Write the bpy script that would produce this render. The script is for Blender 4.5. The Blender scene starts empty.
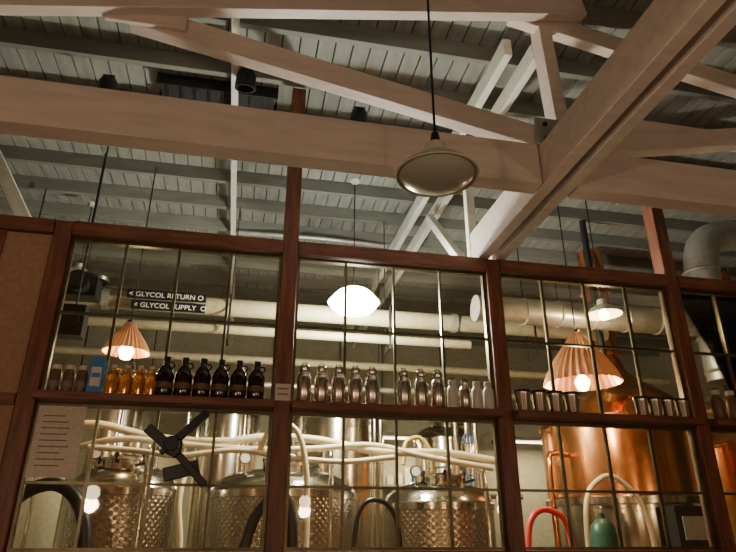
import bpy, bmesh, math, random
from mathutils import Vector, Matrix
random.seed(7)
sc = bpy.context.scene

# ------------------------------------------------------------------ materials
def mat(name, col, rough=0.5, metal=0.0, var=0.0, scale=(4,4,4), bump=0.0, emit=None, es=0.0, spec=0.5, nscale=3.0):
    m = bpy.data.materials.new(name); m.use_nodes = True
    nt = m.node_tree; b = nt.nodes['Principled BSDF']
    b.inputs['Base Color'].default_value = (*col, 1)
    b.inputs['Roughness'].default_value = rough
    b.inputs['Metallic'].default_value = metal
    b.inputs['Specular IOR Level'].default_value = spec
    if emit:
        b.inputs['Emission Color'].default_value = (*emit, 1)
        b.inputs['Emission Strength'].default_value = es
    if var or bump:
        tc = nt.nodes.new('ShaderNodeTexCoord'); mp = nt.nodes.new('ShaderNodeMapping')
        mp.inputs['Scale'].default_value = scale
        nz = nt.nodes.new('ShaderNodeTexNoise'); nz.inputs['Scale'].default_value = nscale
        nz.inputs['Detail'].default_value = 6
        nt.links.new(tc.outputs['Object'], mp.inputs['Vector']); nt.links.new(mp.outputs['Vector'], nz.inputs['Vector'])
        if var:
            r = nt.nodes.new('ShaderNodeValToRGB')
            r.color_ramp.elements[0].position = 0.3; r.color_ramp.elements[1].position = 0.7
            r.color_ramp.elements[0].color = (*[max(0, c*(1-var)) for c in col], 1)
            r.color_ramp.elements[1].color = (*[min(1, c*(1+var)) for c in col], 1)
            nt.links.new(nz.outputs['Fac'], r.inputs['Fac']); nt.links.new(r.outputs['Color'], b.inputs['Base Color'])
        if bump:
            bp = nt.nodes.new('ShaderNodeBump'); bp.inputs['Strength'].default_value = bump; bp.inputs['Distance'].default_value = 0.01
            nt.links.new(nz.outputs['Fac'], bp.inputs['Height']); nt.links.new(bp.outputs['Normal'], b.inputs['Normal'])
    return m

M = {}
M['paint'] = mat('painted_beam', (.67,.56,.49), .55, var=.10, scale=(1,6,6), bump=.25)
M['paint2'] = mat('painted_ridge', (.66,.64,.55), .6, var=.1, bump=.2)
M['board'] = mat('ceiling_board', (.24,.245,.21), .7, var=.2, scale=(5,.8,3), bump=.3)
M['rafter'] = mat('rafter_paint', (.18,.185,.155), .7, var=.15, scale=(1,5,5), bump=.3)
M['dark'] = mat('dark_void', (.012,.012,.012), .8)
M['wood'] = mat('red_brown_wood', (.16,.052,.026), .45, var=.45, scale=(8,8,1), bump=.3)
M['woodh'] = mat('red_brown_wood_rail', (.16,.052,.026), .45, var=.45, scale=(1,8,8), bump=.3)
M['tan'] = mat('tan_plaster', (.36,.21,.13), .8, var=.15, bump=.2, nscale=6)
M['lead'] = mat('dark_brass_came', (.12,.10,.055), .35, .7, var=.3)
M['wall'] = mat('brewery_wall', (.38,.35,.27), .7, var=.12, bump=.2)
M['warmwall'] = mat('bar_wall', (.30,.20,.14), .8, var=.1)
M['floor'] = mat('concrete_floor', (.16,.15,.14), .5, var=.3, bump=.2)
M['black'] = mat('black_plastic', (.008,.008,.012), .35)
M['blackm'] = mat('black_metal', (.02,.02,.02), .4, .3)
M['steel'] = mat('stainless', (.66,.62,.54), .18, 1, var=.12, scale=(1,1,12))
M['steel2'] = mat('brushed_steel_bottle', (.60,.53,.45), .20, 1)
M['duct'] = mat('galvanised_duct', (.50,.50,.46), .38, .65, var=.15)
M['copper'] = mat('copper', (.95,.39,.16), .20, 1, var=.15, nscale=2)
M['cream'] = mat('cream_pipe_insulation', (.31,.27,.18), .6, var=.15)
M['hose'] = mat('white_hose', (.68,.58,.40), .5, var=.08)
M['redhose'] = mat('red_hose', (.7,.04,.05), .4)
M['yelhose'] = mat('yellow_hose', (.45,.33,.10), .4)
M['green'] = mat('green_cylinder_paint', (.03,.10,.06), .4)
M['blue'] = mat('blue_carton', (.03,.18,.45), .5)
M['label'] = mat('paper_label', (.6,.54,.44), .7)
M['paper'] = mat('notice_paper', (.66,.56,.46), .8, var=.12, nscale=12)
M['print'] = mat('grey_print', (.2,.17,.15), .8)
M['darkglass'] = mat('dark_brown_glass', (.018,.008,.005), .08)
M['enamel'] = mat('white_enamel', (.50,.49,.41), .3)
M['white'] = mat('white_bottle', (.6,.56,.48), .4)
M['brown'] = mat('brown_jar', (.14,.07,.035), .4)
M['txt'] = mat('white_lettering', (.75,.75,.7), .6)
M['opal'] = mat('opal_glass_lit', (.9,.9,.88), .4, emit=(.95,1,.94), es=40)

def emis(name, col, s):
    m = bpy.data.materials.new(name); m.use_nodes = True; nt = m.node_tree; nt.nodes.clear()
    e = nt.nodes.new('ShaderNodeEmission'); o = nt.nodes.new('ShaderNodeOutputMaterial')
    e.inputs[0].default_value = (*col,1); e.inputs[1].default_value = s
    nt.links.new(e.outputs[0], o.inputs[0]); return m
M['bulbW'] = emis('lit_bulb_white', (.98,1,.95), 90)
M['bulbO'] = emis('lit_bulb_warm', (1,.78,.50), 30)
M['tube'] = emis('added_tube_glow', (1,.93,.75), 10)
m = bpy.data.materials.new('amber_glass'); m.use_nodes = True
b = m.node_tree.nodes['Principled BSDF']; b.inputs['Base Color'].default_value = (.75,.30,.05,1)
b.inputs['Roughness'].default_value = .1; b.inputs['Transmission Weight'].default_value = .7
M['amber'] = m
M['bulboff'] = mat('frosted_lens', (.42,.41,.34), .2)
m = bpy.data.materials.new('window_glass'); m.use_nodes = True; nt = m.node_tree; nt.nodes.clear()
o = nt.nodes.new('ShaderNodeOutputMaterial'); mx = nt.nodes.new('ShaderNodeMixShader')
tr = nt.nodes.new('ShaderNodeBsdfTransparent'); gl = nt.nodes.new('ShaderNodeBsdfGlossy'); fr = nt.nodes.new('ShaderNodeFresnel')
tr.inputs[0].default_value = (.96,.94,.85,1); gl.inputs['Roughness'].default_value = .02; fr.inputs[0].default_value = 1.45
nt.links.new(fr.outputs[0], mx.inputs[0]); nt.links.new(tr.outputs[0], mx.inputs[1]); nt.links.new(gl.outputs[0], mx.inputs[2]); nt.links.new(mx.outputs[0], o.inputs[0])
M['glass'] = m
def shade_mat(name, c):
    m = bpy.data.materials.new(name); m.use_nodes = True; nt = m.node_tree; nt.nodes.clear()
    o = nt.nodes.new('ShaderNodeOutputMaterial'); mx = nt.nodes.new('ShaderNodeMixShader')
    d = nt.nodes.new('ShaderNodeBsdfDiffuse'); t = nt.nodes.new('ShaderNodeBsdfTranslucent')
    g = nt.nodes.new('ShaderNodeBsdfGlossy'); g.inputs[0].default_value = (.85,.48,.28,1); g.inputs['Roughness'].default_value = .32
    m2 = nt.nodes.new('ShaderNodeMixShader'); m2.inputs[0].default_value = .6
    d.inputs[0].default_value = (*c,1); t.inputs[0].default_value = (*c,1); mx.inputs[0].default_value = .16
    nt.links.new(d.outputs[0], mx.inputs[1]); nt.links.new(t.outputs[0], mx.inputs[2])
    nt.links.new(mx.outputs[0], m2.inputs[1]); nt.links.new(g.outputs[0], m2.inputs[2]); nt.links.new(m2.outputs[0], o.inputs[0])
    return m
M['pleat'] = shade_mat('copper_slatted_shade', (.48,.24,.13))
m = mat('dimpled_steel', (.50,.46,.39), .24, 1); nt = m.node_tree; b = nt.nodes['Principled BSDF']
uv = nt.nodes.new('ShaderNodeUVMap'); sp = nt.nodes.new('ShaderNodeSeparateXYZ'); nt.links.new(uv.outputs[0], sp.inputs[0])
def mth(op, a, bb=None):
    n = nt.nodes.new('ShaderNodeMath'); n.operation = op
    for i, v in enumerate((a, bb)):
        if v is None: continue
        if isinstance(v, (int, float)): n.inputs[i].default_value = v
        else: nt.links.new(v, n.inputs[i])
    return n.outputs[0]
k = 2*math.pi/.14
s1 = mth('SINE', mth('MULTIPLY', mth('ADD', sp.outputs[0], sp.outputs[1]), k)); s2 = mth('SINE', mth('MULTIPLY', mth('SUBTRACT', sp.outputs[0], sp.outputs[1]), k))
h = mth('MULTIPLY', s1, s2); h = mth('MULTIPLY', h, h)
bp = nt.nodes.new('ShaderNodeBump'); bp.inputs['Strength'].default_value = .45; bp.inputs['Distance'].default_value = .009
nt.links.new(h, bp.inputs['Height']); nt.links.new(bp.outputs[0], b.inputs['Normal'])
M['dimple'] = m

# ------------------------------------------------------------------ mesh builder
class MB:
    def __init__(s):
        s.bm = bmesh.new(); s.mats = []; s.uv = s.bm.loops.layers.uv.new('UVMap')
    def mi(s, m):
        m = M[m]
        if m not in s.mats: s.mats.append(m)
        return s.mats.index(m)
    def box(s, x0, x1, y0, y1, z0, z1, m):
        i = s.mi(m); v = [s.bm.verts.new((x, y, z)) for x in (x0, x1) for y in (y0, y1) for z in (z0, z1)]
        for f in ((0,1,3,2),(4,6,7,5),(0,4,5,1),(2,3,7,6),(0,2,6,4),(1,5,7,3)):
            fc = s.bm.faces.new([v[j] for j in f]); fc.material_index = i
        return s
    def beam(s, p, q, w, h, m, up=(0,0,1)):
        p = Vector(p); q = Vector(q); d = (q-p).normalized(); up = Vector(up)
        if abs(d.dot(up)) > .98: up = Vector((0,1,0))
        sd = d.cross(up).normalized(); u = sd.cross(d).normalized(); i = s.mi(m); v = []
        for e in (p, q):
            for a, c in ((-1,-1),(1,-1),(1,1),(-1,1)): v.append(s.bm.verts.new(e + sd*a*w/2 + u*c*h/2))
        for f in ((3,2,1,0),(4,5,6,7),(0,1,5,4),(1,2,6,5),(2,3,7,6),(3,0,4,7)):
            fc = s.bm.faces.new([v[j] for j in f]); fc.material_index = i
        return s
    def lathe(s, c, prof, m, seg=32, rot=None, rib=0.0):
        c = Vector(c); rings = []; i = s.mi(m)
        mm = rot if rot else Matrix.Identity(3)
        for (r, z) in prof:
            if r < 1e-5: rings.append([s.bm.verts.new(c + mm @ Vector((0,0,z)))])
            else:
                rings.append([s.bm.verts.new(c + mm @ Vector((r*(1-(rib if j%2 else 0))*math.cos(2*math.pi*j/seg), r*(1-(rib if j%2 else 0))*math.sin(2*math.pi*j/seg), z))) for j in range(seg)])
        rm = max(p[0] for p in prof)
        for k2 in range(len(rings)-1):
            A, B = rings[k2], rings[k2+1]
            for j in range(seg):
                j2 = (j+1) % seg
                if len(A) == 1 and len(B) == 1: continue
                if len(A) == 1: vs = [A[0], B[j2], B[j]]; co = [(j,0),(j+1,1),(j,1)]
                elif len(B) == 1: vs = [A[j], A[j2], B[0]]; co = [(j,0),(j+1,0),(j,1)]
                else: vs = [A[j], A[j2], B[j2], B[j]]; co = [(j,0),(j+1,0),(j+1,1),(j,1)]
                f = s.bm.faces.new(vs); f.material_index = i; f.smooth = True
                for l, (a, t) in zip(f.loops, co):
                    l[s.uv].uv = (2*math.pi*rm*a/seg, prof[k2+t][1])
        return s
    def tube(s, pts, r, m, seg=10, sub=6, cap=True):
        P = [Vector(p) for p in pts]; i = s.mi(m)
        if len(P) > 2 and sub > 1:
            Q = [P[0]*2-P[1]] + P + [P[-1]*2-P[-2]]; out = []
            for k2 in range(1, len(Q)-2):
                for t in range(sub):
                    t = t/sub; a, b_, c, d = Q[k2-1], Q[k2], Q[k2+1], Q[k2+2]
                    out.append(.5*((2*b_)+(c-a)*t+(2*a-5*b_+4*c-d)*t*t+(3*b_-a-3*c+d)*t**3))
            out.append(P[-1]); P = out
        rings = []; n = None
        for k2, p in enumerate(P):
            d = (P[min(k2+1, len(P)-1)]-P[max(k2-1, 0)]).normalized()
            if n is None:
                n = d.orthogonal().normalized()
            n = (n - d*n.dot(d)).normalized(); b_ = d.cross(n)
            rings.append([s.bm.verts.new(p + r*(n*math.cos(2*math.pi*j/seg)+b_*math.sin(2*math.pi*j/seg))) for j in range(seg)])
        for A, B in zip(rings, rings[1:]):
            for j in range(seg):
                f = s.bm.faces.new([A[j], A[(j+1)%seg], B[(j+1)%seg], B[j]]); f.material_index = i; f.smooth = True
        if cap:
            f = s.bm.faces.new(rings[0][::-1]); f.material_index = i
            f = s.bm.faces.new(rings[-1]); f.material_index = i
        return s
    def done(s, name, bevel=0, parent=None, fixn=True):
        if fixn: bmesh.ops.recalc_face_normals(s.bm, faces=s.bm.faces)
        vs = [v.co for v in s.bm.verts]
        lo = Vector([min(v[k] for v in vs) for k in range(3)]); hi = Vector([max(v[k] for v in vs) for k in range(3)])
        c = Vector(((lo.x+hi.x)/2, (lo.y+hi.y)/2, lo.z))
        for v in s.bm.verts: v.co -= c
        me = bpy.data.meshes.new(name); s.bm.to_mesh(me); s.bm.free()
        for m_ in s.mats: me.materials.append(m_)
        me.set_sharp_from_angle(angle=math.radians(38))
        o = bpy.data.objects.new(name, me); sc.collection.objects.link(o); o.location = c
        if bevel:
            md = o.modifiers.new('Bevel', 'BEVEL'); md.width = bevel; md.segments = 2; md.limit_method = 'ANGLE'
        if parent: o.parent = parent
        return o
def empty(name, loc=(0,0,0)):
    e = bpy.data.objects.new(name, None); sc.collection.objects.link(e); e.location = (0,0,0); e.empty_display_size = .1; return e
def light(name, loc, W, col, r=.08, parent=None):
    l = bpy.data.lights.new(name, 'POINT'); l.energy = W; l.color = col; l.shadow_soft_size = r
    o = bpy.data.objects.new(name, l); sc.collection.objects.link(o); o.location = loc
    if parent: o.parent = parent
    return o
RX = Matrix.Rotation(math.pi/2,3,'X'); RY = Matrix.Rotation(math.pi/2,3,'Y')

# ------------------------------------------------------------------ room shell
CZ = 5.50
MB().box(-5.2,9.2,-9.2,7.7,-.1,0,'floor').done('floor')
MB().box(-5.2,-5,-9.2,7.7,0,5.8,'wall').done('wall_left')
MB().box(9,9.2,-9.2,7.7,0,5.8,'wall').done('wall_right')
MB().box(-5,9,7.5,7.7,0,5.8,'wall').done('wall_back')
MB().box(-5,9,-9.2,-9,0,5.8,'warmwall').done('wall_front')
c = MB().box(-5.2,9.2,-9.2,7.7,CZ+.03,CZ+.13,'dark')
x = -5.0
while x < 9:
    c.box(x+.006, x+.144, -9, 7.5, CZ, CZ+.03, 'board'); x += .15
c.done('ceiling')
r = MB(); y = -8.5
while y < 7.4:
    r.box(-5,9,y-.03,y+.03,CZ-.16,CZ-.001,'rafter'); y += .6
r.done('ceiling_rafters', bevel=.004)
MB().box(-.31,-.25,-8.8,7.4,CZ-.22,CZ-.161,'paint2').done('ceiling_batten', bevel=.004)

# partition wall
PX = [-1.40,.29,2.0,3.72,5.44]
for i, X in enumerate(PX):
    top = 5.33 if i in (1,3) else 3.80
    MB().box(X-.06,X+.06,-.07,.07,0,top,'wood').done('wooden_post', bevel=.006)
MB().box(-1.85,-1.47,-.06,-.045,2.42,2.50,'woodh').box(-1.85,-1.78,-.06,-.045,0,2.42,'wood').box(-1.85,-1.78,-.06,-.045,2.50,3.69,'wood').done('trim_1',bevel=.004)
MB().box(-5,-1.465,-.08,.08,3.69,3.80,'woodh').done('trim_2', bevel=.005)
segs = [(a+.062,b_-.062) for a,b_ in zip(PX,PX[1:])]+[(5.503,8.99)]
MB().box(-5,-1.47,-.04,.04,0,3.685,'tan').done('wall_partition')
n = 3
for a,b_ in segs:
    for z0,z1,y0 in ((3.69,3.80,-.08),(2.45,2.505,-.17),(1.45,1.53,-.08)):
        MB().box(a,b_,y0,.08,z0,z1,'woodh').done('trim_%d'%n, bevel=.005); n += 1
    MB().box(a,b_,-.05,.05,0,1.448,'tan').done('wall_dado')
for n,(a,b_) in enumerate(segs):
    e = empty('window_%d' % (n+1))
    for nm,z0,z1,zm in (('upper_sash',2.507,3.688,[3.10]),('lower_sash',1.532,2.448,[1.94])):
        w = MB(); t = .022
        w.box(a+.001,a+t,-.02,.02,z0,z1,'lead').box(b_-t,b_-.001,-.02,.02,z0,z1,'lead')
        w.box(a+t,b_-t,-.02,.02,z0,z0+t,'lead').box(a+t,b_-t,-.02,.02,z1-t,z1,'lead')
        nn = 4 if b_-a < 2 else 8
        for k2 in range(1,nn):
            X = a+(b_-a)*k2/nn; w.box(X-.009,X+.009,-.015,.015,z0+t,z1-t,'lead')
        for z in zm: w.box(a+t,b_-t,-.0149,.0149,z-.009,z+.009,'lead')
        w.box(a+t*.5,b_-t*.5,-.003,.003,z0+.01,z1-.01,'glass')
        w.done(nm,parent=e)

# ------------------------------------------------------------------ beams and trusses
g = MB()
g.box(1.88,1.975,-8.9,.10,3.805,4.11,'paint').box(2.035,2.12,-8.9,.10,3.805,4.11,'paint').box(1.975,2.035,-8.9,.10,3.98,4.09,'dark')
g.done('ceiling_girder', bevel=.006)
def truss(y, name, mt='paint'):
    t = MB()
    t.box(-5,1.87,y-.07,y+.07,3.80,4.12,mt).box(2.13,9,y-.07,y+.07,3.80,4.12,mt)
    t.beam((-4.3,y-.12,4.12),(2.37,y-.12,5.42),.09,.16,mt)
    t.beam((1.8,y-.02,5.36),(8.2,y-.02,4.12),.09,.16,mt)
    t.beam((-.9,y,4.77),(1.95,y,4.20),.10,.17,mt)
    t.box(-1.05,-.55,y-.09,y-.055,4.66,4.80,mt)
    t.beam((2.10,y,4.12),(2.06,y,5.30),.10,.14,mt)
    t.beam((5.2,y,4.80),(2.25,y,4.18),.10,.15,mt)
    t.beam((2.13,y+.08,4.50),(6.9,y+.08,4.50),.06,.14,mt)
    t.box(1.86,2.14,y-.09,y-.071,4.11,4.34,'duct')
    for a in (1.93,2.07):
        for z in (4.16,4.28):
            t.lathe((a,y-.09,z),[(0,.02),(.018,.02),(.018,0)],'blackm',10,RX)
    return t.done(name, bevel=.006)
truss(-1.2,'roof_truss')
truss(-5.8,'roof_truss')
rb = MB()
rb.box(1.84,1.91,-1.0,7.3,5.17,5.335,'paint2').box(2.09,2.16,-1.0,7.3,5.17,5.335,'paint2')
rb.beam((2,.35,3.9),(2,.35,5.17),.08,.08,'paint2').beam((2,1.6,5.1),(2,.55,4.0),.08,.09,'paint2')
rb.beam((2,-.9,4.4),(2,.3,5.15),.08,.10,'paint2')
rb.done('ridge_beam', bevel=.005)
MB().beam((-2.75,1.5,5.34),(-2.12,1.5,4.3),.09,.13,'paint2').box(-5,-2.0,1.43,1.57,4.18,4.32,'paint2').done('roof_brace', bevel=.005)
v = MB().box(-.95,.08,.19,.41,5.40,5.499,'dark').box(-.98,.11,.17,.19,5.38,5.499,'blackm').box(-.98,.11,.41,.43,5.38,5.499,'blackm')
for k2 in range(8): v.box(-.9+k2*.125,-.88+k2*.125,.19,.41,5.385,5.40,'blackm')
v.done('ceiling_vent')
for X,Y in ((-1.36,.14),(.87,.12),(-.18,-.2),(3.3,.8)):
    MB().box(X-.05,X+.05,Y-.04,Y+.04,5.315,5.339,'blackm').lathe((X,Y,5.23),[(0,.085),(.06,.085),(.085,.04),(.09,-.08),(.07,-.08),(.07,-.02),(0,-.02)],'black',24,Matrix.Rotation(.25,3,'X')).done('ceiling_spotlight')
MB().tube([(-4.5,1.0,5.31),(-2,1.05,5.31),(-1,1.0,5.31),(-.33,1.05,5.31)],.018,'blackm').done('electrical_conduit')
MB().tube([(-.22,2.85,5.30),(.8,2.8,5.30),(1.78,2.85,5.30)],.03,'duct').done('electrical_conduit')

# ------------------------------------------------------------------ pendants
def pendant(name, loc, R, lit=None, W=0, col=(1,1,1), top=5.33, big=False, lens=False):
    e = empty(name); X,Y,Z = loc; s = R/.19; o = MB()
    if big: pr = [(.03,.115),(.07,.11),(.12,.085),(.16,.045),(.185,.008),(.196,0),(.190,-.006),(.184,.0),(.16,.03),(.12,.06),(.0,.09)]
    else: pr = [(.022,.17),(.05,.165),(.058,.10),(.075,.095),(.13,.065),(.17,.03),(.188,.004),(.196,0),(.190,-.006),(.184,.0),(.166,.022),(.126,.056),(.07,.085),(.0,.088)]
    o.lathe(loc,[(a*s,b_*s) for a,b_ in pr],'opal' if big else 'enamel',40)
    tp = .10*s if big else .165*s
    o.lathe(loc,[(0,tp+.075*s),(.018*s,tp+.07*s),(.028*s,tp+.01*s),(.0,tp)],'blackm',16)
    o.done('shade',parent=e)
    MB().tube([(X,Y,tp+Z+.055*s),(X,Y,top)],.007,'black',8).lathe((X,Y,top),[(0,-.04),(.03,-.035),(.06,0),(0,0)],'enamel',16).done('cord',parent=e)
    if big or lens:
        MB().lathe(loc,[(.182*s,.0),(.172*s,-.035*s),(.14*s,-.065*s),(.08*s,-.085*s),(0,-.09*s)] if big else [(.18*s,.004),(.16*s,-.014*s),(.12*s,-.036*s),(.06*s,-.05*s),(0,-.054*s)],'bulbW' if big else 'bulboff',32).done('diffuser_bowl',parent=e)
        if big: light(name+'_light',(X,Y,Z-.1*s-.12),W,col,.09,e)
    else:
        bs = s if lit else s*.6
        MB().lathe(loc,[(.02*bs,.085*s),(.03*bs,.05*s),(.055*bs,.01*s),(.058*bs,-.02*bs),(.04*bs,-.055*bs),(0,-.066*bs)],lit or 'bulboff',20).done('bulb',parent=e)
        if lit: light(name+'_light',(X,Y,Z-.066*s-.07),W,col,.06,e)
    return e
pendant('pendant_lamp',(.85,-2.06,3.24),.20,lens=True)
pendant('pendant_lamp',(1.06,1.35,3.86),.26,'bulbW',440,(1,.98,.84),big=True)
pendant('pendant_lamp',(-1.95,2.5,4.40),.15)
pendant('pendant_lamp',(3.56,.80,3.72),.18,'bulbO',40,(1,.76,.46))
def cone(loc,R,H,W,top=5.33):
    e = empty('slatted_cone_lamp'); X,Y,Z = loc
    o = MB(); o.lathe(loc,[(.03,H),(.05,H*.97),(R*.35,H*.76),(R*.66,H*.47),(R*.90,.18*H),(R,0)],'pleat',64,rib=.07)
    o.done('slatted_shade',parent=e,fixn=False)
    MB().tube([(X,Y,Z+H*.4),(X,Y,top)],.007,'black',8).lathe((X,Y,Z+H),[(0,.03),(.035,.02),(.035,-.01),(0,-.01)],'blackm',16).done('cord',parent=e)
    MB().lathe((X,Y,Z+.0),[(0,.1),(.025,.09),(.07,.03),(.07,0),(.045,-.06),(0,-.075)],'bulbO',20).done('bulb',parent=e)
    light('cone_lamp_light',(X,Y,Z-.13),W,(1,.72,.42),.04,e)
cone((3.20,.78,2.98),.37,.52,26)
cone((-1.11,1.5,3.24),.22,.30,14)

def globe(loc,W):  # unseen globe lamps added behind the camera to light the beams from below
    e = empty('added_globe_lamp'); X,Y,Z = loc
    MB().lathe(loc,[(0,.1)]+[(.1*math.sin(a*math.pi/12),.1*math.cos(a*math.pi/12)) for a in range(1,12)]+[(0,-.1)],'bulbO',24).done('globe',parent=e)
    MB().tube([(X,Y,Z+.1),(X,Y,5.33)],.008,'black',8).lathe((X,Y,Z+.1),[(0,.05),(.03,.04),(.035,-.01),(0,-.01)],'blackm',16).done('cord',parent=e)
    light('globe_light',(X,Y,Z-.16),W,(1,.70,.48),.1,e)
for L,W in (((-1.9,-5.0,2.2),105),((1.2,-6.6,2.2),75),((4.2,-5.2,2.2),50)): globe(L,W)

# ------------------------------------------------------------------ pipes, ducts, sign
t = MB()
t.tube([(-3.2,2.1,3.98),(4.4,2.1,3.98)],.10,'cream',20).tube([(-3.2,2.1,3.72),(2.6,2.1,3.72)],.05,'cream',20)
for X in (-2.4,-.2,1.6,3.4): t.box(X-.006,X+.006,2.22,2.232,3.6,5.33,'blackm').box(X-.012,X+.012,1.98,2.232,3.58,3.60,'blackm').box(X-.012,X+.012,1.98,1.99,3.6,4.1,'blackm')
for X in (-1.5,.4,2.4): t.lathe((X,2.1,3.98),[(.115,-.04),(.115,.04)],'duct',20,RY)
t.done('glycol_pipes')
s = empty('glycol_pipe_sign')
MB().box(-1.28,-.46,1.95,1.965,3.965,4.065,'black').box(-1.22,-.46,1.95,1.965,3.845,3.945,'black').done('sign_boards',parent=s)
for txt,z,xx in (('< GLYCOL RETURN O',3.985,-1.26),('< GLYCOL SUPPLY  O',3.865,-1.20)):
    cu = bpy.data.curves.new('lettering','FONT'); cu.body = txt; cu.size = .078; cu.extrude = .001
    o = bpy.data.objects.new('lettering',cu); sc.collection.objects.link(o); o.location=(xx,1.947,z); o.rotation_euler=(math.pi/2,0,0)
    cu.materials.append(M['txt']); o.parent = s
d = MB()
d.tube([(2.35,1.25,3.86),(5.0,1.25,3.86)],.14,'duct',28)
X=2.5
while X<5: d.lathe((X,1.25,3.86),[(.140,-.015),(.152,0),(.140,.015)],'duct',28,RY); X+=.4
d.done('ventilation_duct')
d = MB().tube([(8.9,1.2,5.08),(6.4,1.2,5.08),(5.75,1.2,5.05),(5.35,1.2,4.9),(5.22,1.2,4.55),(5.2,1.2,4.0),(5.2,1.2,3.2)],.19,'duct',28)
d.lathe((6.0,1.2,5.08),[(.19,-.02),(.205,0),(.19,.02)],'duct',28,RY)
for z in (4.5,4.1,3.7,3.3): d.lathe((5.2,1.2,z),[(.19,-.02),(.207,0),(.19,.02)],'duct',28)
d.done('duct_elbow')
MB().tube([(4.07,1.7,5.33),(4.07,1.7,3.4)],.04,'blackm').done('black_conduit')
t = MB().tube([(-2.8,3.4,3.75),(6.2,3.4,3.75)],.05,'cream').tube([(-3,3.7,3.5),(6.0,3.7,3.5)],.04,'duct').tube([(5.6,3.4,3.4),(8.8,3.4,3.4)],.09,'duct',16)
for X in (-1,1.8,4.6): t.box(X-.006,X+.006,3.46,3.472,3.30,5.33,'blackm')
t.done('ceiling_pipe_run')
t = MB()
for yy in (2.9,3.1): t.box(-2.6,4.0,yy-.01,yy+.01,4.28,4.34,'blackm')
X=-2.55
while X<4.0: t.box(X-.01,X+.01,2.91,3.09,4.30,4.32,'blackm'); X+=.25
for X in (-2,.6,3.2): t.box(X-.006,X+.006,2.994,3.006,4.33,5.33,'blackm')
t.tube([(-2.5,2.98,4.36),(0,3.02,4.37),(2,2.97,4.36),(3.9,3.0,4.36)],.03,'black')
t.done('cable_ladder')
MB().box(-1.75,-1.42,1.25,1.45,3.70,3.90,'black').tube([(-1.6,1.35,3.90),(-1.6,1.35,5.33)],.008,'blackm').lathe((-1.55,1.25,3.78),[(0,.0),(.07,0),(.10,.18),(0,.18)],'black',20,RX).lathe((-1.50,1.40,3.90),[(.14,0),(.15,.03),(.07,.09),(0,.10)],'black',20).done('projector_light')
MB().box(-1.62,-1.40,.95,1.1,3.22,3.50,'black').tube([(-1.5,1.02,3.50),(-1.5,1.02,5.33)],.008,'blackm').lathe((-1.5,.95,3.36),[(0,.0),(.07,0),(.07,.02),(0,.02)],'blackm',20,RX).done('hanging_speaker')

# ------------------------------------------------------------------ tanks
def tank(X,Y,R,ztop,jacket=True,name='fermentation_tank'):
    t = MB(); sk='dimple' if jacket else 'steel'
    zb = ztop-.04
    t.lathe((X,Y,0),[(.12,.45),(R*.6,.6),(R-.02,.85),(R-.02,.9)],'steel',56)
    t.lathe((X,Y,0),[(R-.02,.88),(R,.9),(R,zb-.10)],sk,72)
    t.lathe((X,Y,0),[(R,zb-.10),(R+.018,zb-.095),(R+.018,zb-.03),(R,zb-.02),(R*.985,zb),(R*.93,zb+.07),(R*.78,zb+.14),(R*.5,zb+.20),(0,zb+.235)],'steel',72)
    my = Y-R*.35; mz = zb+.17
    t.lathe((X,my,mz),[(.22,-.08),(.22,.05),(.25,.05),(.25,.075),(.22,.08),(.12,.11),(0,.12)],'steel',36)
    for a in range(6):
        an = a*math.pi/3+.3
        t.lathe((X+.245*math.cos(an),my+.245*math.sin(an),mz+.02),[(0,.11),(.016,.11),(.022,.08),(.012,.05),(.012,0)],'blackm',10)
    t.tube([(X-.1,my,mz+.1),(X-.08,my,mz+.17),(X+.08,my,mz+.17),(X+.1,my,mz+.1)],.012,'steel')
    t.tube([(X+R*.5,Y,zb+.15),(X+R*.5,Y,zb+.35),(X+R*.5,Y-.2,zb+.42),(X+R*.5,Y-R-.05,zb+.2),(X+R*.5,Y-R-.08,.6)],.025,'steel')
    t.tube([(X-R*.55,Y-R*.5,zb+.10),(X-R*.55,Y-R*.5,zb+.24)],.012,'steel')
    t.lathe((X-R*.55,Y-R*.5+.02,zb+.29),[(0,0),(.05,0),(.055,.02),(.05,.04),(0,.04)],'label',20,RX).lathe((X-R*.55,Y-R*.5+.022,zb+.29),[(.051,-.002),(.058,-.002),(.058,.046),(.051,.046)],'blackm',20,RX)
    t.beam((X+R*.2,Y-R*.8,zb+.16),(X+R*.2+.14,Y-R*.8,zb+.20),.015,.025,'blackm').tube([(X+R*.2,Y-R*.8,zb+.04),(X+R*.2,Y-R*.8,zb+.17)],.022,'steel')
    for a in range(4):
        an = a*math.pi/2+.785
        t.tube([(X+(R-.1)*math.cos(an),Y+(R-.1)*math.sin(an),.95),(X+(R-.1)*math.cos(an),Y+(R-.1)*math.sin(an),0)],.04,'steel')
    return t.done(name)
tank(-1.05,2.25,.50,2.12); tank(.52,2.5,.78,2.12); tank(2.2,2.35,.60,2.02)
tank(-1.75,4.7,.45,3.45,False); tank(-.15,4.9,.45,3.45,False); tank(1.45,4.9,.72,3.40,False); tank(3.4,5.6,.50,3.2,False)
tank(-3.1,3.0,.6,2.4)

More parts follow.
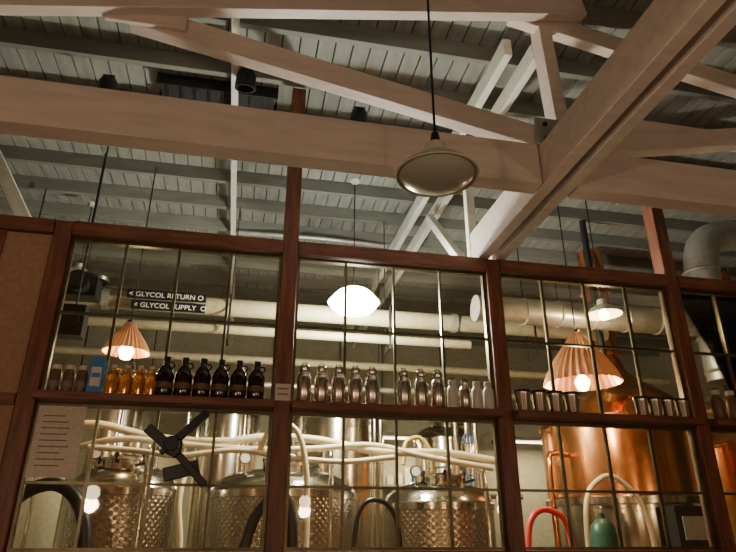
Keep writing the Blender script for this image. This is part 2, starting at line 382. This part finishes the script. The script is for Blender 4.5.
h = MB()
h.tube([(-2.0,1.9,2.40),(-1.4,1.75,2.60),(-.8,1.75,2.50),(-.2,1.6,2.45),(.3,1.65,2.52),(.8,1.65,2.50),(1.4,1.6,2.40),(2.1,1.7,2.42),(2.8,1.8,2.35)],.038,'hose',12)
h.tube([(-1.7,1.8,2.30),(-1.1,1.62,2.45),(-.5,1.62,2.42),(.1,1.52,2.38),(.7,1.52,2.40),(1.3,1.6,2.46),(1.9,1.62,2.36),(2.6,1.7,2.28)],.03,'hose',12)
h.tube([(-1.3,1.5,2.36),(-.9,1.5,2.34),(-.5,1.45,2.30),(.0,1.45,2.36),(.5,1.42,2.30),(1.0,1.45,2.28),(1.5,1.5,2.34)],.026,'hose',12)
h.tube([(.2,1.45,2.35),(.32,1.4,2.60),(.52,1.4,2.56),(.62,1.4,2.3),(.66,1.4,1.8),(.66,1.4,.4)],.028,'hose',12)
h.done('white_brewing_hoses')
MB().tube([(-1.9,1.2,1.3),(-1.75,1.2,1.85),(-1.45,1.2,2.02),(-1.2,1.2,1.82),(-1.12,1.2,1.3),(-1.2,1.2,.3)],.055,'black',12).done('black_drain_hose')
MB().tube([(.05,1.2,1.2),(.2,1.2,1.80),(.42,1.2,1.95),(.52,1.2,1.6),(.5,1.2,.3)],.05,'black',12).done('black_drain_hose')
MB().tube([(1.5,1.2,.3),(1.48,1.2,1.4),(1.40,1.2,1.85),(1.15,1.2,1.9),(1.05,1.2,1.5),(1.08,1.2,.4)],.022,'black',12).done('black_drain_hose')
MB().tube([(-.42,1.3,2.22),(-.45,1.2,1.9),(-.40,1.2,1.4),(-.5,1.2,.3)],.03,'hose',12).done('white_drop_hose')
MB().tube([(2.45,1.3,2.5),(2.6,1.25,2.2),(2.52,1.2,1.7),(2.6,1.2,.3)],.025,'black',12).done('black_cable_bundle')
MB().tube([(1.66,1.75,2.30),(1.70,1.78,2.52),(1.85,1.8,2.58),(1.96,1.8,2.46),(2.0,1.85,2.26)],.022,'yelhose',10).done('yellow_hose')
MB().tube([(2.55,1.0,.6),(2.58,1.0,1.5),(2.66,1.0,1.80),(2.85,1.0,1.84),(3.0,1.0,1.62),(3.02,1.0,.5)],.028,'redhose',12).done('red_hose')
MB().tube([(3.30,1.25,.8),(3.33,1.25,1.85),(3.52,1.25,2.15),(3.75,1.25,2.14),(3.98,1.25,1.8),(4.03,1.25,.8)],.026,'hose',12).done('white_arched_hose')
MB().lathe((3.24,.85,0),[(0,0),(.11,0),(.115,.02),(.115,1.64),(.10,1.72),(.05,1.77),(.03,1.78),(.03,1.82),(0,1.82)],'green',28).lathe((3.24,.85,1.82),[(.018,0),(.018,.04),(.035,.045),(.035,.06),(0,.065)],'steel',16).done('green_gas_cylinder')

# copper kettle
K=(4.62,2.5,0)
kt = MB()
kt.lathe(K,[(0,.3),(.84,.32),(.88,.4),(.88,1.95)],'steel',72)
kt.lathe(K,[(.88,1.95),(.96,1.96),(.96,2.03),(.92,2.05)],'steel',72)
kt.lathe(K,[(.92,2.04),(.92,2.86),(.94,2.88),(.94,2.92),(.91,2.94),(.86,3.04),(.72,3.19),(.53,3.33),(.34,3.46),(.22,3.60),(.175,3.75),(.165,3.95),(.165,5.3)],'copper',72)
for z in (3.80,4.25,4.7): kt.lathe(K,[(.167,z-.03),(.20,z-.02),(.20,z+.02),(.167,z+.03)],'copper',40)
kt.lathe((K[0]-.35,K[1]-.62,3.14),[(.17,-.14),(.17,.05),(.19,.06),(.12,.10),(0,.12)],'copper',30,Matrix.Rotation(.5,3,'X'))
for a in range(24):
    an=a*math.pi/12; kt.lathe((K[0]+.93*math.cos(an),K[1]+.93*math.sin(an),2.80),[(.0,-.015),(.014,0),(0,.015)],'copper',8)
for a in range(4):
    an=a*math.pi/2+.785; kt.tube([(K[0]+.7*math.cos(an),K[1]+.7*math.sin(an),.4),(K[0]+.7*math.cos(an),K[1]+.7*math.sin(an),0)],.05,'steel')
kt.tube([(K[0]-.90,K[1]-.3,2.5),(K[0]-1.1,K[1]-.4,2.5),(K[0]-1.2,K[1]-.45,2.3),(K[0]-1.2,K[1]-.45,.8)],.03,'copper')
kt.box(K[0]-.25,K[0]+.35,K[1]-1.15,K[1]-.95,1.35,1.92,'blackm').box(K[0]-.18,K[0]+.1,K[1]-1.16,K[1]-1.15,1.6,1.82,'duct')
kt.done('copper_brew_kettle')
K2=(6.85,2.7,0)
MB().lathe(K2,[(0,.3),(.7,.32),(.75,.4),(.75,2.7),(.78,2.72),(.78,2.78),(.7,2.9),(.45,3.1),(.2,3.3),(.15,3.5),(.15,5.3)],'copper',64).done('copper_brew_kettle')
w = MB()
for z in (1.3,1.9,2.5): w.box(2.5,4.2,7.0,7.48,z,z+.04,'duct')
for X in (2.52,3.35,4.16): w.box(X,X+.04,7.0,7.04,0,2.9,'duct').box(X,X+.04,7.44,7.48,0,2.9,'duct')
for i in range(9):
    X=2.66+i*.17
    for z in (1.34,1.94,2.54):
        hh=.12+.2*random.random(); w.box(X-.06,X+.06,7.1,7.35,z,z+hh,random.choice(['label','blue','brown','steel2','white']))
w.done('storage_rack')
w = MB()
for X in (2.75,2.9,3.02): w.tube([(X,3.2,0),(X,3.2,3.2)],.03,'steel')
w.tube([(2.75,3.2,2.6),(3.02,3.2,2.6)],.03,'steel').tube([(2.75,3.2,2.1),(3.6,3.2,2.1)],.03,'steel')
for z in (1.8,2.3,2.8): w.lathe((2.9,3.16,z),[(.06,-.02),(.07,0),(.06,.02)],'blue',16,RX)
w.done('steel_pipework')
w = MB()
for X,zt in ((1.80,3.0),(1.72,2.9),(-.62,2.9),(-2.2,3.2)):
    w.tube([(X,3.4,0),(X,3.4,zt),(X,3.5,zt+.12),(X,3.8,zt+.15)],.022,'steel')
w.done('steel_risers')
for X,Y in ((-2.2,6.76),(1.2,6.76),(3.2,6.76),(5.6,6.76),(8.2,3.9)):  # strip lights added to brighten the back of the brewing room
    e = empty('added_strip_fixture')  # the last stands out of view, added to fill the shadowed right wall
    MB().box(X-.65,X+.65,Y-.06,Y+.06,3.36,3.42,'enamel').box(X-.6,X-.58,Y-.01,Y+.01,3.42,5.33,'blackm').box(X+.58,X+.6,Y-.01,Y+.01,3.42,5.33,'blackm').done('housing',parent=e)
    MB().tube([(X-.6,Y,3.33),(X+.6,Y,3.33)],.02,'tube').done('tube',parent=e)
    a = bpy.data.lights.new('tube_light','AREA'); a.shape='RECTANGLE'; a.size=1.2; a.size_y=.06; a.energy=50; a.color=(1,.86,.60)
    o = bpy.data.objects.new('tube_light',a); sc.collection.objects.link(o); o.location=(X,Y,3.30); o.parent=e

# ------------------------------------------------------------------ bottles on the shelf
SZ=2.506; SY=-.115
def growler(X,dark=True,s=1.0):
    g = MB(); gm='darkglass' if dark else 'amber'
    g.lathe((X,SY,SZ),[(a*s,b_*s) for a,b_ in [(0,0),(.05,0),(.054,.01),(.054,.13),(.050,.15),(.036,.18),(.020,.20),(.018,.225)]],gm,28)
    g.lathe((X,SY,SZ),[(.021*s,.222*s),(.022*s,.25*s),(.0,.252*s)],'black' if dark else 'label',16)
    g.tube([(X+.018*s,SY,SZ+.215*s),(X+.045*s,SY,SZ+.215*s),(X+.050*s,SY,SZ+.195*s),(X+.036*s,SY,SZ+.178*s)],.005*s,gm,8)
    if dark: g.lathe((X,SY,SZ),[(.0596,.05),(.0596,.09)],'brown',28)
    return g.done('beer_growler')
for i in range(6): growler(-.53+i*.125,True,1.10)
for X in (-.87,-.785,-.70,-.622): growler(X,False,.80)
def flask(X,m='steel2',s=1.0):
    g=MB(); g.lathe((X,SY,SZ),[(a*s,b_*s) for a,b_ in [(0,0),(.046,0),(.05,.006),(.05,.16),(.046,.178),(.034,.195),(.030,.205),(.030,.212)]],m,28)
    g.lathe((X,SY,SZ+.212*s),[(.033*s,0),(.035*s,.004),(.035*s,.035*s),(.03*s,.04*s),(0,.041*s)],'steel2' if m=='steel2' else 'label',20)
    g.tube([(X-.018*s,SY,SZ+.25*s),(X-.014*s,SY,SZ+.27*s),(X+.014*s,SY,SZ+.27*s),(X+.018*s,SY,SZ+.25*s)],.004*s,'blackm',8)
    return g.done('steel_bottle')
for i in range(5): flask(.436+i*.1255,s=1.05)
for X in (1.182,1.315,1.448): flask(X,s=1.05)
for X,mm_ in ((1.562,'white'),(1.66,'steel2'),(1.757,'white'),(1.85,'white')): flask(X,mm_,.84)
def tumbler(X,s=1.0,m='steel2'):
    g=MB(); g.lathe((X,SY,SZ),[(a*s,b_*s) for a,b_ in [(0,0),(.040,0),(.042,.005),(.050,.11),(.052,.115),(.052,.125)]],m,28)
    g.lathe((X,SY,SZ+.125*s),[(.054*s,0),(.054*s,.015*s),(.03*s,.02*s),(0,.02*s)],'black',24)
    return g.done('travel_tumbler')
for X in (2.13,2.265,2.40,2.54): tumbler(X,1.15)
for X in (3.15,3.27,3.39,3.52): tumbler(X,1.08)
for X in (3.86,4.0,4.14): flask(X,'brown',.95)
for X in (-1.235,-1.15,-1.065):
    MB().lathe((X,SY,SZ),[(0,0),(.035,0),(.037,.01),(.037,.13),(.026,.15)],'brown',20).lathe((X,SY,SZ+.15),[(.029,0),(.03,.03),(0,.032)],'label',16).lathe((X,SY,SZ),[(.0375,.03),(.0375,.07)],'print',20).done('small_jar')
MB().box(-1.02,-.925,SY-.04,SY+.04,SZ,SZ+.24,'blue').box(-1.005,-.94,SY-.042,SY-.04,SZ+.04,SZ+.17,'label').box(-1.0,-.945,SY-.043,SY-.042,SZ+.10,SZ+.13,'blue').done('blue_carton')

n = MB().box(-1.32,-1.02,-.026,-.024,1.97,2.43,'paper')
for i in range(9): n.box(-1.28,-1.28+.22*random.uniform(.6,1),-.028,-.026,2.36-i*.04,2.367-i*.04,'print')
n.done('paper_notice')
MB().box(.235,.345,-.074,-.071,2.52,2.64,'label').box(.25,.33,-.076,-.074,2.60,2.61,'print').box(.25,.33,-.076,-.074,2.56,2.57,'print').done('price_card')
a = MB()
a.beam((-.22,-.09,2.41),(-.40,-.09,2.23),.05,.055,'black').beam((-.40,-.09,2.23),(-.50,-.09,2.13),.05,.035,'black')
a.beam((-.60,-.13,2.29),(-.38,-.13,2.12),.04,.07,'black').beam((-.38,-.13,2.12),(-.19,-.13,1.93),.04,.05,'black')
a.beam((-.24,-.11,2.05),(-.46,-.11,1.99),.04,.09,'black')
a.lathe((-.43,-.06,2.19),[(0,0),(.05,0),(.05,.1),(0,.1)],'blackm',20,RX).lathe((-.43,-.024,2.19),[(0,0),(.07,0),(.06,.04),(0,.04)],'black',20,RX)
a.done('black_swing_arm', bevel=.006)

# ------------------------------------------------------------------ world + camera
w = bpy.data.worlds.new('World'); sc.world = w; w.use_nodes = True
w.node_tree.nodes['Background'].inputs[0].default_value = (.5,.55,.6,1); w.node_tree.nodes['Background'].inputs[1].default_value = .01
cam = bpy.data.cameras.new('Camera'); cam.lens = 613/736*36; cam.sensor_width = 36
co = bpy.data.objects.new('Camera', cam); sc.collection.objects.link(co)
co.location = (0,-4.5,1.6); co.rotation_euler = (math.radians(90+23.3),0,math.radians(-11.7))
sc.camera = co
